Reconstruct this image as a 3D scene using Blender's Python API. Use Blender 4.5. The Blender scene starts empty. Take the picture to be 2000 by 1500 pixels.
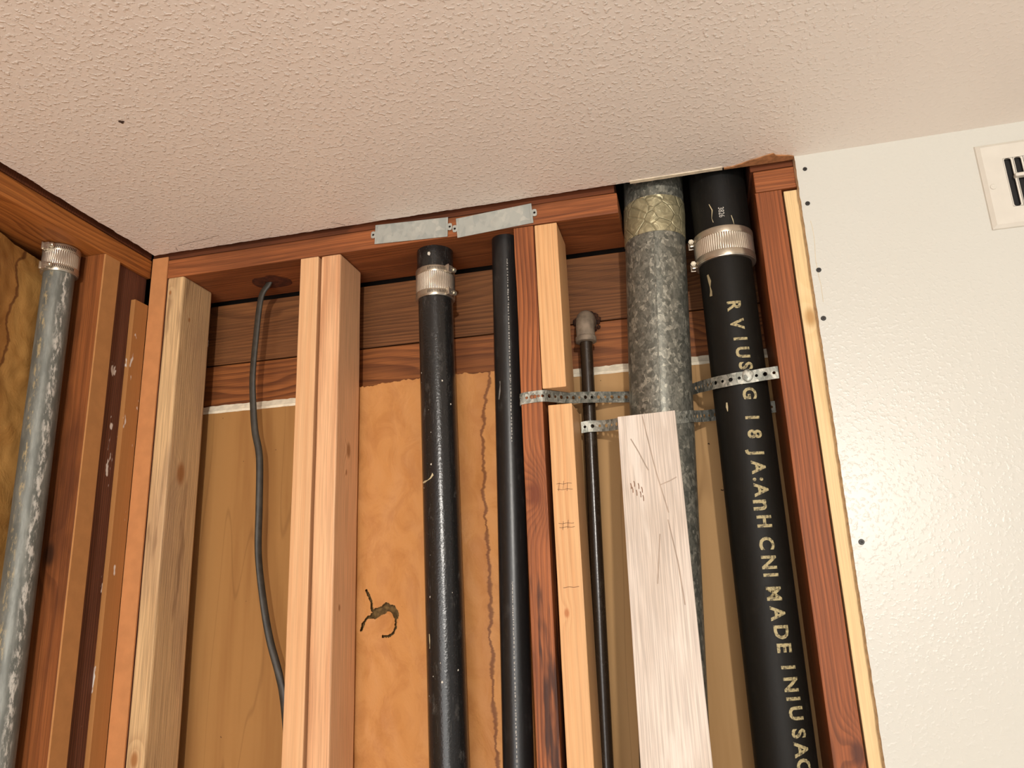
import bpy, bmesh, math, random
from math import sin, cos, pi, radians
from mathutils import Vector, Matrix, noise
random.seed(7)
S = bpy.context.scene
COL = S.collection

# ------------------------------------------------------------------ camera
D, CZ = 1.18, 1.776
cam_d = bpy.data.cameras.new('camera'); cam = bpy.data.objects.new('camera', cam_d); COL.objects.link(cam)
R_ = Vector((0.97154293, 0.2337528, -0.03826182)); U_ = Vector((0.09839056, -0.2513288, 0.96288791)); F_ = Vector((-0.21546144, 0.93925154, 0.26717579))
m = Matrix((R_, U_, -F_)).transposed().to_4x4(); m.translation = (0, -D, CZ)
cam.matrix_world = m
cam_d.sensor_width = 36; cam_d.lens = 36*1500/2000; cam_d.clip_start = .02
S.camera = cam
# ------------------------------------------------------------------ world, lamps, exposure
def lin(c):
    return tuple((v/255/12.92 if v/255 <= .04045 else ((v/255+.055)/1.055)**2.4) for v in c)
def rgba(c): return (*lin(c), 1)
w = bpy.data.worlds.new('world'); S.world = w; w.use_nodes = True
w.node_tree.nodes['Background'].inputs[0].default_value = (1.0, .97, .94, 1)
w.node_tree.nodes['Background'].inputs[1].default_value = .62
def area(name, loc, target, size, power, col, shape='DISK', size_y=None):
    l = bpy.data.lights.new(name, 'AREA'); l.energy = power; l.color = col; l.shape = shape; l.size = size
    if size_y: l.size_y = size_y
    o = bpy.data.objects.new(name, l); COL.objects.link(o); o.location = loc
    o.rotation_euler = (Vector(target)-Vector(loc)).to_track_quat('-Z', 'Y').to_euler()
    return o
area('ceiling_lamp', (1.0, -5.0, 2.36), (-.2, 0, 1.95), .17, 150, (1, .945, .87))
area('low_fill_light', (-.65, -2.9, 1.02), (-.2, 0, 1.3), 2.4, 70, (1, .985, .96), 'RECTANGLE', 1.8)  # broad low fill added behind the camera to brighten the ceiling, not a known window
S.view_settings.view_transform = 'Standard'; S.view_settings.look = 'None'
S.view_settings.exposure = -.32; S.view_settings.gamma = 1; S.view_settings.use_curve_mapping = False

# ------------------------------------------------------------------ node helpers
class NT:
    def __init__(s, name):
        s.m = bpy.data.materials.new(name); s.m.use_nodes = True
        s.t = s.m.node_tree; s.b = s.t.nodes['Principled BSDF']
    def put(s, sock, v):
        if v is None: return
        if isinstance(v, bpy.types.NodeSocket): s.t.links.new(v, sock)
        elif isinstance(v, (tuple, list)) and sock.type == 'RGBA': sock.default_value = (*v[:3], 1)
        else: sock.default_value = v
    def n(s, ty, ins=None, **pr):
        nd = s.t.nodes.new('ShaderNode'+ty)
        for k, v in pr.items(): setattr(nd, k, v)
        for k, v in (ins or {}).items(): s.put(nd.inputs[k], v)
        return nd
    def M(s, op, a, b=None, c=None, clamp=False):
        nd = s.n('Math', {0: a, 1: b, 2: c}, operation=op, use_clamp=clamp); return nd.outputs[0]
    def mix(s, f, a, b, blend='MIX'):
        nd = s.n('Mix', {0: f, 6: a, 7: b}, data_type='RGBA', blend_type=blend); return nd.outputs[2]
    def ss(s, v, a, b, lo=0., hi=1.):
        nd = s.n('MapRange', {0: v, 1: a, 2: b, 3: lo, 4: hi}, interpolation_type='SMOOTHSTEP'); return nd.outputs[0]
    def obj(s): return s.n('TexCoord').outputs['Object']
    def sep(s, v): return s.n('SeparateXYZ', {0: v}).outputs
    def comb(s, x, y, z): return s.n('CombineXYZ', {0: x, 1: y, 2: z}).outputs[0]
    def noise(s, v, scale, detail=3, rough=.55, dist=0):
        return s.n('TexNoise', {'Vector': v, 'Scale': scale, 'Detail': detail, 'Roughness': rough, 'Distortion': dist}).outputs[0]
    def vor(s, v, scale, feature='F1', out='Distance', rnd=1):
        return s.n('TexVoronoi', {'Vector': v, 'Scale': scale, 'Randomness': rnd}, feature=feature).outputs[out]
    def scl(s, v, k): return s.n('VectorMath', {0: v, 1: k}, operation='MULTIPLY').outputs[0]
    def add(s, v, k): return s.n('VectorMath', {0: v, 1: k}, operation='ADD').outputs[0]
    def rnd(s): return s.n('ObjectInfo').outputs['Random']
    def bump(s, h, strength=.3, dist=.002):
        s.put(s.b.inputs['Normal'], s.n('Bump', {'Strength': strength, 'Distance': dist, 'Height': h}).outputs[0])
    def done(s, col=None, rough=None, metal=None, spec=None, coat=None):
        s.put(s.b.inputs['Base Color'], col); s.put(s.b.inputs['Roughness'], rough)
        s.put(s.b.inputs['Metallic'], metal); s.put(s.b.inputs['Specular IOR Level'], spec)
        if coat is not None: s.put(s.b.inputs['Coat Weight'], coat)
        return s.m

def wood(name, base, dark, tone=None, axis='z', period=.0045, ringc=.6, pith=(.04, .16), warp=.012, rough=.6,
         knots=(), knotcol=(95, 50, 22), flecks=0., fleckcol=(215, 205, 195), streak=.25, blotch=.5, bump=.25, spec=.3, smear=None):
    """knots: (along, across, depth, radius) in the piece's own coordinates"""
    N = NT(name); o = N.obj(); x, y, z = N.sep(o)
    u, v, w_ = (x, y, z) if axis == 'z' else ((z, y, x) if axis == 'x' else (x, z, y))
    r7 = N.M('MULTIPLY', N.rnd(), 17.3)
    ww = N.M('ADD', w_, r7)
    wv = N.noise(N.comb(u, v, N.M('MULTIPLY', ww, .16)), 9, 2)
    off = N.M('MULTIPLY', N.M('SUBTRACT', wv, .5), warp*2)
    km = None
    for (kw, ku, kv, kr) in knots:
        d = N.M('SQRT', N.M('ADD', N.M('ADD', N.M('POWER', N.M('SUBTRACT', u, ku), 2), N.M('POWER', N.M('SUBTRACT', v, kv), 2)),
                             N.M('POWER', N.M('MULTIPLY', N.M('SUBTRACT', w_, kw), .55), 2)))
        e = N.M('EXPONENT', N.M('MULTIPLY', N.M('POWER', N.M('DIVIDE', d, kr*1.7), 2), -1))
        off = N.M('ADD', off, N.M('MULTIPLY', e, kr*1.6))
        k1 = N.ss(d, kr*1.05, kr*.35)
        km = k1 if km is None else N.M('MAXIMUM', km, k1)
    pu = N.M('ADD', N.M('MULTIPLY', N.M('SUBTRACT', N.M('FRACT', r7), .5), .04), pith[0])
    rr = N.M('ADD', N.M('SQRT', N.M('ADD', N.M('POWER', N.M('SUBTRACT', u, pu), 2), N.M('POWER', N.M('SUBTRACT', v, pith[1]), 2))), off)
    fr = N.M('FRACT', N.M('DIVIDE', rr, period))
    late = N.M('MULTIPLY', N.ss(fr, .2, .85), N.ss(fr, 1., .9))
    amp = N.ss(N.noise(N.comb(u, v, N.M('MULTIPLY', ww, .2)), 14, 1), .25, .7, .45, 1.)
    late = N.M('MULTIPLY', late, amp)
    st = N.noise(N.comb(u, v, N.M('MULTIPLY', ww, .018)), 520, 2)
    col = N.mix(N.M('MULTIPLY', late, ringc), lin(base), lin(dark))
    bl = N.noise(N.comb(u, v, N.M('MULTIPLY', ww, .3)), 13, 4)
    col = N.mix(N.M('MULTIPLY', N.ss(bl, .42, .68), blotch), col, lin(tone or dark))
    g = N.ss(st, .3, .7, 1-streak, 1+streak*.6)
    col = N.mix(1., col, N.comb(g, g, g), 'MULTIPLY')
    if smear:
        sm = N.ss(N.noise(N.comb(u, v, N.M('MULTIPLY', ww, .12)), 34, 4), smear[0], smear[0]+.1)
        if len(smear) > 3: sm = N.M('MULTIPLY', sm, N.ss(z, smear[3], smear[3]-.1))
        col = N.mix(N.M('MULTIPLY', sm, smear[2]), col, lin(smear[1]))
    if km is not None: col = N.mix(N.M('MULTIPLY', km, .8), col, lin(knotcol))
    if flecks:
        fm = N.ss(N.noise(N.comb(u, v, N.M('MULTIPLY', ww, .35)), 46, 3, .6), flecks, flecks+.03)
        col = N.mix(fm, col, lin(fleckcol))
    N.bump(N.M('ADD', N.M('MULTIPLY', late, .5), st), bump, .0008)
    return N.done(col, rough, 0, spec)

def plain(name, col, rough=.6, metal=0, spec=.4, var=.15, scale=30, bump=0, bscale=200):
    N = NT(name); o = N.obj()
    nv = N.ss(N.noise(o, scale, 4), .3, .7, 1-var, 1+var)
    c = N.mix(1., lin(col), N.comb(nv, nv, nv), 'MULTIPLY')
    if bump: N.bump(N.noise(o, bscale, 3), bump, .001)
    return N.done(c, rough, metal, spec)

# ------------------------------------------------------------------ mesh helpers
def tag(o, label=None, cat=None, group=None, kind=None):
    for k, v in (('label', label), ('category', cat), ('group', group), ('kind', kind)):
        if v: o[k] = v
    return o
def empty(name, loc, label=None, cat=None, group=None, kind=None):
    o = bpy.data.objects.new(name, None); COL.objects.link(o); o.location = loc; o.empty_display_size = .05
    return tag(o, label, cat, group, kind)
def build(name, bm, mat, parent=None, origin=None, smooth=False, keep=True):
    """bm is in world coordinates; the object's origin is put at `origin` (or the base centre of the mesh)"""
    if origin is None:
        xs = [v.co.x for v in bm.verts]; ys = [v.co.y for v in bm.verts]; zs = [v.co.z for v in bm.verts]
        origin = ((min(xs)+max(xs))/2, (min(ys)+max(ys))/2, min(zs))
    origin = Vector(origin)
    bmesh.ops.recalc_face_normals(bm, faces=bm.faces)
    bmesh.ops.translate(bm, verts=bm.verts, vec=-origin)
    me = bpy.data.meshes.new(name); bm.to_mesh(me); bm.free()
    if smooth:
        for p in me.polygons: p.use_smooth = True
    for mm in (mat if isinstance(mat, (list, tuple)) else [mat]): me.materials.append(mm)
    o = bpy.data.objects.new(name, me); COL.objects.link(o)
    if parent is not None:
        o.parent = parent; o.location = origin-world_loc(parent)
    else: o.location = origin
    return o
def world_loc(o):
    l = Vector(o.location)
    return l+world_loc(o.parent) if o.parent else l
def box(bm, x0, x1, y0, y1, z0, z1, bev=0, seg=2):
    r = bmesh.ops.create_cube(bm, size=1)
    vs = r['verts']
    for v in vs:
        v.co = Vector(((x0+x1)/2+v.co.x*(x1-x0), (y0+y1)/2+v.co.y*(y1-y0), (z0+z1)/2+v.co.z*(z1-z0)))
    if bev:
        es = list({e for v in vs for e in v.link_edges})
        bmesh.ops.bevel(bm, geom=es, offset=bev, segments=seg, affect='EDGES', profile=.6)
def timber(x0, x1, y0, y1, z0, z1, bev=.002, axis='z', wav=.0006, step=.06, seed=0):
    """a sawn piece: eased arrises and a slightly uneven run"""
    bm = bmesh.new(); box(bm, x0, x1, y0, y1, z0, z1, bev)
    i = 'xyz'.index(axis); lo, hi = (x0, y0, z0)[i], (x1, y1, z1)[i]
    k = lo+step; nrm = [0, 0, 0]; nrm[i] = 1
    lim = max(lo, 1.35) if axis == 'z' else lo
    while k < hi-step*.4:
        if k > lim:
            c = [0, 0, 0]; c[i] = k
            bmesh.ops.bisect_plane(bm, geom=bm.verts[:]+bm.edges[:]+bm.faces[:], plane_co=c, plane_no=nrm)
        k += step
    for v in bm.verts:
        t = v.co[i]; 
        for j in range(3):
            if j != i: v.co[j] += wav*noise.noise((t*9+seed*7.1, j*3.7, seed+round(v.co[(j+1) % 3 if (j+1) % 3 != i else (j+2) % 3]*20)*.8))
    return bm
def pipe(bm, ax, z0, z1, r, n=48, tilt=(0, 0), cap=True, zref=None):
    """vertical pipe, axis point ax=(x,y) at zref, leaning by tilt per metre"""
    zr = z1 if zref is None else zref
    rings = []
    for z in (z0, z1):
        cx, cy = ax[0]+tilt[0]*(z-zr), ax[1]+tilt[1]*(z-zr)
        rings.append([bm.verts.new((cx+r*sin(2*pi*k/n), cy-r*cos(2*pi*k/n), z)) for k in range(n)])
    for k in range(n): bm.faces.new((rings[0][k], rings[0][(k+1) % n], rings[1][(k+1) % n], rings[1][k]))
    if cap:
        for rg in rings: bm.faces.new(rg)
def lathe(bm, ax, prof, n=64, rf=None, tilt=(0, 0), zref=0):
    rings = []
    for (r, z) in prof:
        cx, cy = ax[0]+tilt[0]*(z-zref), ax[1]+tilt[1]*(z-zref)
        rg = []
        for k in range(n):
            a = 2*pi*k/n; q = r+(rf(a, z) if rf else 0)
            rg.append(bm.verts.new((cx+q*sin(a), cy-q*cos(a), z)))
        rings.append(rg)
    for a, b in zip(rings, rings[1:]):
        for k in range(n): bm.faces.new((a[k], a[(k+1) % n], b[(k+1) % n], b[k]))
    for rg in (rings[0], rings[-1]): bm.faces.new(rg)
def auto_smooth(o, deg=40):
    me = o.data
    for p in me.polygons: p.use_smooth = True
    bm = bmesh.new(); bm.from_mesh(me)
    for e in bm.edges:
        if len(e.link_faces) == 2 and e.calc_face_angle(0) > radians(deg): e.smooth = False
    bm.to_mesh(me); bm.free()
    return o
def prism(bm, pts, z0, z1):
    a = [bm.verts.new((x, y, z0)) for x, y in pts]; b = [bm.verts.new((x, y, z1)) for x, y in pts]
    n = len(pts)
    for k in range(n): bm.faces.new((a[k], a[(k+1) % n], b[(k+1) % n], b[k]))
    bm.faces.new(a); bm.faces.new(b)
def jag(k, s=0., a=1.): return a*(noise.noise((k*60, s, .3))*.6+noise.noise((k*200, s, 1.3))*.4)

# ------------------------------------------------------------------ materials
def m_paint(name, col, rough, bscale, bstr, fade=False, stain=None):
    N = NT(name); o = N.obj(); x, y, z = N.sep(o)
    n1 = N.noise(o, bscale, 2, .5); n2 = N.noise(o, bscale*.28, 3, .5)
    h = N.M('ADD', N.ss(n1, .5, .74), N.M('MULTIPLY', n2, .45))
    if fade: h = N.M('MULTIPLY', h, N.ss(N.M('ADD', x, N.M('MULTIPLY', n2, .3)), .62, .12, .3, 1.))
    N.bump(h, bstr, .002)
    v = N.ss(N.noise(o, 2.2, 3), .3, .7, 0, 1)
    c = N.mix(N.M('MULTIPLY', v, .35), lin(col), lin(stain or col))
    return N.done(c, rough, 0, .35)
M_ceil = m_paint('ceiling_paint', (244, 236, 226), .4, 150, .6, True, (242, 230, 219))
M_wall = m_paint('wall_paint', (205, 204, 195), .3, 170, .11, False, (202, 200, 189))
M_gyp = plain('gypsum', (212, 192, 160), .9, var=.25, scale=120)
M_tornpaper = plain('torn_paper', (168, 120, 80), .9, var=.3, scale=90)
M_white = plain('white_gypsum', (226, 214, 190), .9, var=.15, scale=60)
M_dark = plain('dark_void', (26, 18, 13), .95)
RED = dict(period=.0042, ringc=.75, rough=.55, streak=.22)
M_plate = wood('old_redwood_plate', (154, 90, 50), (88, 44, 22), (100, 56, 30), axis='x', pith=(.05, -.02), warp=.02, period=.006, ringc=.6, flecks=.76,
               knots=((-.18, .02, .0, .012), (.33, .02, .02, .016)), knotcol=(60, 28, 12))
M_plateL = wood('old_fir_plate', (176, 108, 50), (112, 56, 20), (120, 66, 30), axis='y', pith=(.08, .06), warp=.07, period=.012, ringc=.7,
                knots=((.33, .02, .02, .02),), knotcol=(88, 44, 20))
M_upper = wood('dark_upper_plate', (112, 60, 32), (66, 34, 18), axis='x', rough=.8)
M_board1 = wood('sheathing_brown', (122, 77, 42), (76, 43, 21), (98, 60, 32), axis='x', period=.0066, ringc=.7, pith=(.16, -.12), warp=.035, rough=.65, knots=((.45, .06, 0, .02), (.98, .05, 0, .018)), knotcol=(74, 38, 18))
M_board2 = wood('sheathing_red', (148, 88, 44), (84, 42, 18), (108, 60, 30), axis='x', period=.010, ringc=.8, pith=(.05, -.04), warp=.06, rough=.6, knots=((.38, .1, 0, .014), (.74, .1, 0, .016)), knotcol=(74, 32, 12))
M_red = wood('old_red_stud', (166, 98, 54), (94, 46, 22), (108, 56, 30), knots=((1.93, -.002, -.07, .014),), knotcol=(110, 52, 26), flecks=.72, fleckcol=(205, 160, 120), smear=(.46, (46, 26, 20), .85, 1.96), pith=(.05, .03), **RED)
M_redS = wood('old_red_end_stud', (150, 84, 44), (100, 52, 24), (128, 70, 36), knots=((1.56, .012, -.07, .012),), knotcol=(70, 34, 20), flecks=.75, fleckcol=(208, 170, 150), smear=(.67, (88, 46, 28), .6), pith=(.06, .0), **RED)
M_darkstud = wood('dark_old_stud', (104, 62, 44), (66, 36, 26), (78, 44, 32), flecks=.68, pith=(.02, -.1), **RED)
M_orstud = wood('orange_old_stud', (138, 80, 40), (90, 46, 20), (84, 44, 22), flecks=.79, knots=((1.87, .026, -.022, .014),), knotcol=(40, 22, 12), pith=(-.1, .2), period=.012, ringc=.6, rough=.55, blotch=.8)
M_weath = wood('weathered_pine', (206, 170, 124), (156, 114, 74), (176, 142, 108), knots=((2.016, .0165, -.010, .015), (1.545, -.002, -.046, .01), (2.36, -.01, -.045, .0035), (2.31, .0175, -.02, .0035)), knotcol=(150, 92, 42), period=.006, ringc=.35, pith=(.0, .12), smear=(.58, (120, 88, 62), .55), rough=.7, blotch=.6)
M_smooth = wood('smooth_pale_fir', (222, 176, 130), (206, 150, 104), (214, 162, 116), ringc=.4, period=.012, pith=(-.1, .1), streak=.08, blotch=.4, rough=.55, bump=.1)
M_fir = wood('new_fir', (228, 180, 136), (186, 126, 84), (212, 160, 118), period=.0036, ringc=.7, pith=(.01, .09), warp=.006, streak=.15, blotch=.3, rough=.55,
             knots=((2.035, .019, .003, .010), (1.995, .019, -.004, .004), (1.77, .019, -.02, .004)), knotcol=(140, 92, 52))
M_block = wood('new_block_fir', (222, 174, 122), (198, 140, 88), (212, 158, 108), period=.008, ringc=.55, pith=(.02, -.06), warp=.014, streak=.1, blotch=.35, rough=.5, bump=.1,
               knots=((1.75, -.008, -.045, .005),), knotcol=(176, 104, 52))
M_pine = wood('pale_pine_strip', (230, 202, 152), (216, 180, 124), (226, 190, 138), ringc=.35, period=.01, streak=.1, blotch=.4, rough=.6, bump=.1, knots=((2.17, .0, -.04, .012),), knotcol=(176, 130, 72))
M_fibre = plain('brown_fibre_strip', (178, 124, 72), .8, var=.06, scale=40, bump=.1, bscale=600)
M_fibre2 = wood('brown_fibre_strip_spotted', (170, 117, 66), (162, 110, 62), ringc=.1, streak=.05, blotch=.3, flecks=.65, rough=.8, bump=.05)
M_fibre3 = plain('orange_fibre_strip', (190, 128, 78), .8, var=.06, scale=40, bump=.1, bscale=600)
M_whiteboard = wood('whitewashed_board', (216, 203, 190), (178, 160, 144), (194, 178, 162), period=.0034, ringc=.12, pith=(.02, .03), warp=.02, streak=.2, blotch=.6, rough=.7, smear=(.55, (232, 222, 210), .6))

def m_panel(name, a, b):
    N = NT(name); o = N.obj(); x, y, z = N.sep(o)
    runs = N.noise(N.comb(x, y, N.M('MULTIPLY', z, .06)), 28, 3)
    c = N.mix(N.ss(runs, .45, .7), lin(a), lin(b))
    ln = N.M('ABSOLUTE', N.M('SUBTRACT', N.noise(N.comb(x, y, N.M('MULTIPLY', z, .1)), 16, 1), .5))
    c = N.mix(N.ss(ln, .012, .0, 0, .25), c, lin((96, 62, 30)))
    c = N.mix(N.ss(N.noise(o, 90, 2), .78, .8), c, lin((70, 44, 26)))
    return N.done(c, .75, 0, .25)
M_panelL = m_panel('grey_brown_board_paper', (160, 116, 66), (148, 104, 57))
M_panelR = m_panel('grey_brown_board_paper_right', (178, 140, 94), (168, 130, 84))

def m_kraft(name, horiz, pts, base=(194, 136, 78), alt=(168, 108, 56), shift=.03):
    """brown building paper with a tide mark running down it; horiz = 'x' or 'y' coordinate across"""
    N = NT(name); o = N.obj(); x, y, z = N.sep(o); h = x if horiz == 'x' else y
    cr = N.noise(N.scl(o, (1, 1, .7)), 24, 5, .6, .8)
    c = N.mix(N.M('MULTIPLY', N.ss(cr, .4, .7), .55), lin(base), lin(alt))
    fc = N.n('FloatCurve', {1: N.M('DIVIDE', N.M('SUBTRACT', z, pts[0][1]), pts[-1][1]-pts[0][1])})
    cv = fc.mapping.curves[0]; hs = [p[0] for p in pts]; lo, hi = min(hs)-.01, max(hs)+.01
    for i, p in enumerate(pts):
        q = ((p[1]-pts[0][1])/(pts[-1][1]-pts[0][1]), (p[0]-lo)/(hi-lo))
        if i == 0: cv.points[0].location = q
        elif i == len(pts)-1: cv.points[-1].location = q
        else: cv.points.new(*q)
    fc.mapping.update()
    h0 = N.M('ADD', N.M('MULTIPLY', fc.outputs[0], hi-lo), lo)
    nz = N.M('MULTIPLY', N.M('SUBTRACT', N.noise(N.comb(0., 0., z), 30, 5, .62), .5), shift)
    d = N.M('SUBTRACT', N.M('SUBTRACT', h, h0), nz)
    wd = N.ss(N.noise(N.comb(0., 3., z), 26, 3), .35, .7, .0016, .0068)
    line = N.ss(N.M('DIVIDE', N.M('ABSOLUTE', d), wd), 1.2, .3)
    side = N.ss(d, -.06, .0); side = N.M('MULTIPLY', side, N.ss(d, .001, -.001))
    c = N.mix(N.M('MULTIPLY', side, .3), c, lin((150, 84, 34)))
    c = N.mix(N.M('MULTIPLY', line, .75), c, lin((92, 46, 22)))
    c = N.mix(N.ss(N.noise(o, 75, 2), .765, .785), c, lin((60, 36, 22)))
    N.bump(N.M('ADD', cr, N.M('MULTIPLY', N.noise(o, 260, 2), .12)), .45, .005)
    return N.done(c, .6, 0, .3), N
M_fluff = plain('glass_wool', (110, 84, 48), .95, var=.4, scale=150, bump=.8, bscale=300)

def m_blackpipe(name, base, dust, rough, amount, brush=.04, spec=.5, drough=.25, bmp=.12):
    N = NT(name); o = N.obj(); x, y, z = N.sep(o)
    d = N.ss(N.noise(N.comb(x, y, N.M('MULTIPLY', z, .5)), 60, 5, .7), .55, .78)
    sp = N.ss(N.noise(o, 420, 2, .6), .66, .74)
    c = N.mix(N.M('MULTIPLY', d, amount), lin(base), lin(dust))
    c = N.mix(N.M('MULTIPLY', sp, amount*.8), c, lin(dust))
    sc = N.ss(N.noise(N.comb(x, y, N.M('MULTIPLY', z, brush)), 700, 2), .64, .72)
    c = N.mix(N.M('MULTIPLY', sc, amount*.6), c, lin(dust))
    N.bump(N.noise(o, 260, 3), bmp, .001)
    r = N.M('ADD', N.M('MULTIPLY', d, drough), rough)
    return N.done(c, r, 0, spec)
M_castC = m_blackpipe('black_drain_pipe', (30, 29, 28), (116, 112, 106), .23, .34, drough=.06, bmp=.38)
M_abs = m_blackpipe('black_plastic_pipe', (24, 24, 24), (110, 108, 104), .34, .16)
M_iron = m_blackpipe('black_iron_pipe', (21, 19, 15), (72, 64, 50), .55, .12, spec=.2)
M_ironstub = m_blackpipe('black_stub_pipe', (18, 17, 15), (100, 94, 84), .5, .1, spec=.25)
M_smallpipe = m_blackpipe('dark_steel_pipe', (42, 32, 23), (120, 104, 80), .25, .12)
M_elbow = plain('dusty_elbow', (122, 108, 92), .75, var=.3, scale=60, bump=.3)
def m_galv(name, a, b, c3, rough=.42, scale=95, metal=.75):
    N = NT(name); o = N.obj()
    q = N.add(N.scl(o, (1, 1, .75)), (0, 0, 0))
    wv = N.n('TexNoise', {'Vector': q, 'Scale': 60., 'Detail': 2.}).outputs[1]
    q = N.add(q, N.scl(wv, (.012, .012, .012)))
    cell = N.n('SeparateColor', {0: N.vor(q, scale, 'F1', 'Color')}).outputs[0]
    fine = N.n('SeparateColor', {0: N.vor(q, scale*2.4, 'F1', 'Color')}).outputs[1]
    f = N.M('ADD', N.M('MULTIPLY', cell, .65), N.M('MULTIPLY', fine, .35))
    c = N.mix(N.ss(f, .15, .6), lin(a), lin(b)); c = N.mix(N.ss(f, .62, .9), c, lin(c3))
    return N.done(c, N.M('ADD', N.M('MULTIPLY', fine, .2), rough-.08), metal, .5)
M_duct = m_galv('galvanised_duct', (92, 92, 84), (120, 119, 109), (160, 157, 143), .38, 160, .5)
M_strap = m_galv('galvanised_strap', (106, 108, 100), (146, 146, 136), (182, 180, 168), .45, 160, .5)
M_nailplate = m_galv('bright_zinc', (164, 168, 162), (176, 178, 170), (188, 188, 178), .5, 60, .35)
def m_foil():
    N = NT('foil_tape'); o = N.obj()
    wr = N.noise(o, 60, 3, .5, 1.5); N.bump(N.M('ADD', wr, N.ss(N.vor(o, 38, 'DISTANCE_TO_EDGE'), .0, .06)), .6, .002)
    return N.done(N.mix(N.ss(wr, .4, .7), lin((146, 138, 108)), lin((178, 168, 134))), .42, .45, .5)
M_foil = m_foil()
def m_greypipe():
    N = NT('weathered_zinc_pipe'); o = N.obj(); x, y, z = N.sep(o)
    st = N.noise(N.comb(x, y, N.M('MULTIPLY', z, .22)), 70, 4, .65)
    an = N.M('ARCTAN2', x, N.M('MULTIPLY', y, -1.))
    an = N.M('ADD', an, N.M('MULTIPLY', N.M('SUBTRACT', N.noise(N.comb(0., 0., z), 14, 3), .5), .5))
    a = N.ss(N.M('ABSOLUTE', N.M('SUBTRACT', an, 1.22)), .42, .08)
    b = N.ss(N.M('ABSOLUTE', N.M('SUBTRACT', an, .12)), .35, .08)
    blot = N.noise(N.comb(x, y, N.M('MULTIPLY', z, .3)), 170, 5, .7)
    c = N.mix(N.ss(st, .4, .65), lin((100, 101, 94)), lin((126, 127, 119)))
    c = N.mix(N.M('MULTIPLY', b, N.ss(blot, .5, .62)), c, lin((176, 158, 120)))
    c = N.mix(N.M('MULTIPLY', a, N.ss(blot, .46, .6)), c, lin((204, 199, 188)))
    N.bump(st, .2, .001)
    return N.done(c, .5, .3, .5)
M_grey = m_greypipe()
M_steel = plain('stainless_steel', (206, 196, 180), .28, .85, .5, .1, 40)
M_steelband = plain('stainless_band', (186, 174, 156), .3, .85, .5, .12, 60)
M_screwsteel = plain('screw_steel', (214, 206, 186), .3, .8, .5, .1)
M_cable = plain('grey_black_cable', (54, 49, 41), .5, 0, .45, .25, 60, .15, 300)
M_screw = plain('black_screw', (44, 42, 40), .45, .3, .5)
M_ventwhite = plain('vent_enamel', (212, 207, 195), .38, 0, .45, .03)
M_vane = plain('vent_vane', (150, 142, 130), .5, 0, .4, .05)
M_pencil = plain('pencil', (120, 82, 54), .7)
def m_letter():
    N = NT('stencil_paint'); o = N.obj()
    f = N.ss(N.noise(o, 240, 4, .7), .36, .56)
    c = N.mix(f, lin((70, 62, 44)), lin((172, 158, 116)))
    return N.done(c, .6, 0, .35)
M_letter = m_letter()
M_print = plain('white_print', (176, 172, 164), .6)
M_fleck = plain('paint_fleck', (214, 206, 190), .7)
M_floor = plain('pale_floor_tiles', (206, 198, 190), .6, var=.2, scale=6)

# ------------------------------------------------------------------ setting
bm = bmesh.new(); box(bm, -1.35, 3.2, -6.5, .3, -.05, 0); tag(build('floor', bm, M_floor), kind='structure')
# ceiling sheet with its torn back and left edges
pts = []
x = -.966
while x < .2085:
    y = -.0115+jag(x, 2, .0028)
    if .098 < x: y = -.0125+jag(x, 5, .004)
    pts.append((x, y)); x += .0045
pts += [(.209, -.004), (.209, 0), (3.2, 0), (3.2, -6.5)]
ly = -6.5
edge = [(-.9655, -6.5)]
y = -1.2
while y < -.016: edge.append((-.9655+jag(y, 9, .0035), y)); y += .005
pts += edge
bm = bmesh.new(); prism(bm, pts, 2.437, 2.4497)
ceil = tag(build('ceiling', bm, M_ceil, origin=(0, 0, 2.437)), kind='structure')
bm = bmesh.new()
p = [(-.052, -.0085)]+[(-.052+.15*k/14, -.0085+.0012*random.random()) for k in range(1, 15)]
q = [(a, -.0165) for a, b in reversed(p)]
prism(bm, p+q, 2.4355, 2.4368); build('torn_edge', bm, M_white, ceil)
bm = bmesh.new()
p = [(.1, -.013), (.114, -.014), (.128, -.018), (.141, -.024), (.152, -.026), (.163, -.031), (.176, -.034), (.18, -.027), (.19, -.024), (.2, -.021), (.2085, -.016), (.2085, -.006), (.1, -.008)]
p2 = [(a+jag(a, 3, .0015), b+jag(a, 4, .002)) for a, b in p]
prism(bm, p2, 2.4352, 2.4368); build('torn_paper', bm, M_tornpaper, ceil)
def strip3(pts3, wd, up, bm=None):
    """thin flat mark following pts3, width wd, lying in the plane whose normal is up"""
    bm = bm or bmesh.new(); up = Vector(up); L = []
    for i, p in enumerate(pts3):
        a = Vector(pts3[max(0, i-1)]); b = Vector(pts3[min(len(pts3)-1, i+1)])
        s = (b-a).cross(up).normalized()*wd*.5
        L.append((bm.verts.new(Vector(p)-s), bm.verts.new(Vector(p)+s)))
    for a, b in zip(L, L[1:]): bm.faces.new((a[0], a[1], b[1], b[0]))
    return bm
for pt, wd in (([(-.895, -.035), (-.86, -.04), (-.83, -.043), (-.8, -.05)], .0009), ([(-.585, -.032), (-.573, -.024), (-.566, -.015)], .0012), ([(-.905, -.03), (-.91, -.018)], .0008)):
    build('crack', strip3([(a, b, 2.4366) for a, b in pt], wd, (0, 0, 1)), plain('ceiling_crack', (120, 96, 80), .9), ceil)
bm = bmesh.new()
for a, b, s in ((-.727, -.392, .003), (-.7235, -.391, .0022), (-.7265, -.3885, .002)): bmesh.ops.create_icosphere(bm, subdivisions=1, radius=s, matrix=Matrix.Translation((a, b, 2.4368))@Matrix.Diagonal((1, 1, .35, 1)))
build('dirt_speck', bm, plain('dirt', (70, 52, 42), .9), ceil)

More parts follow.
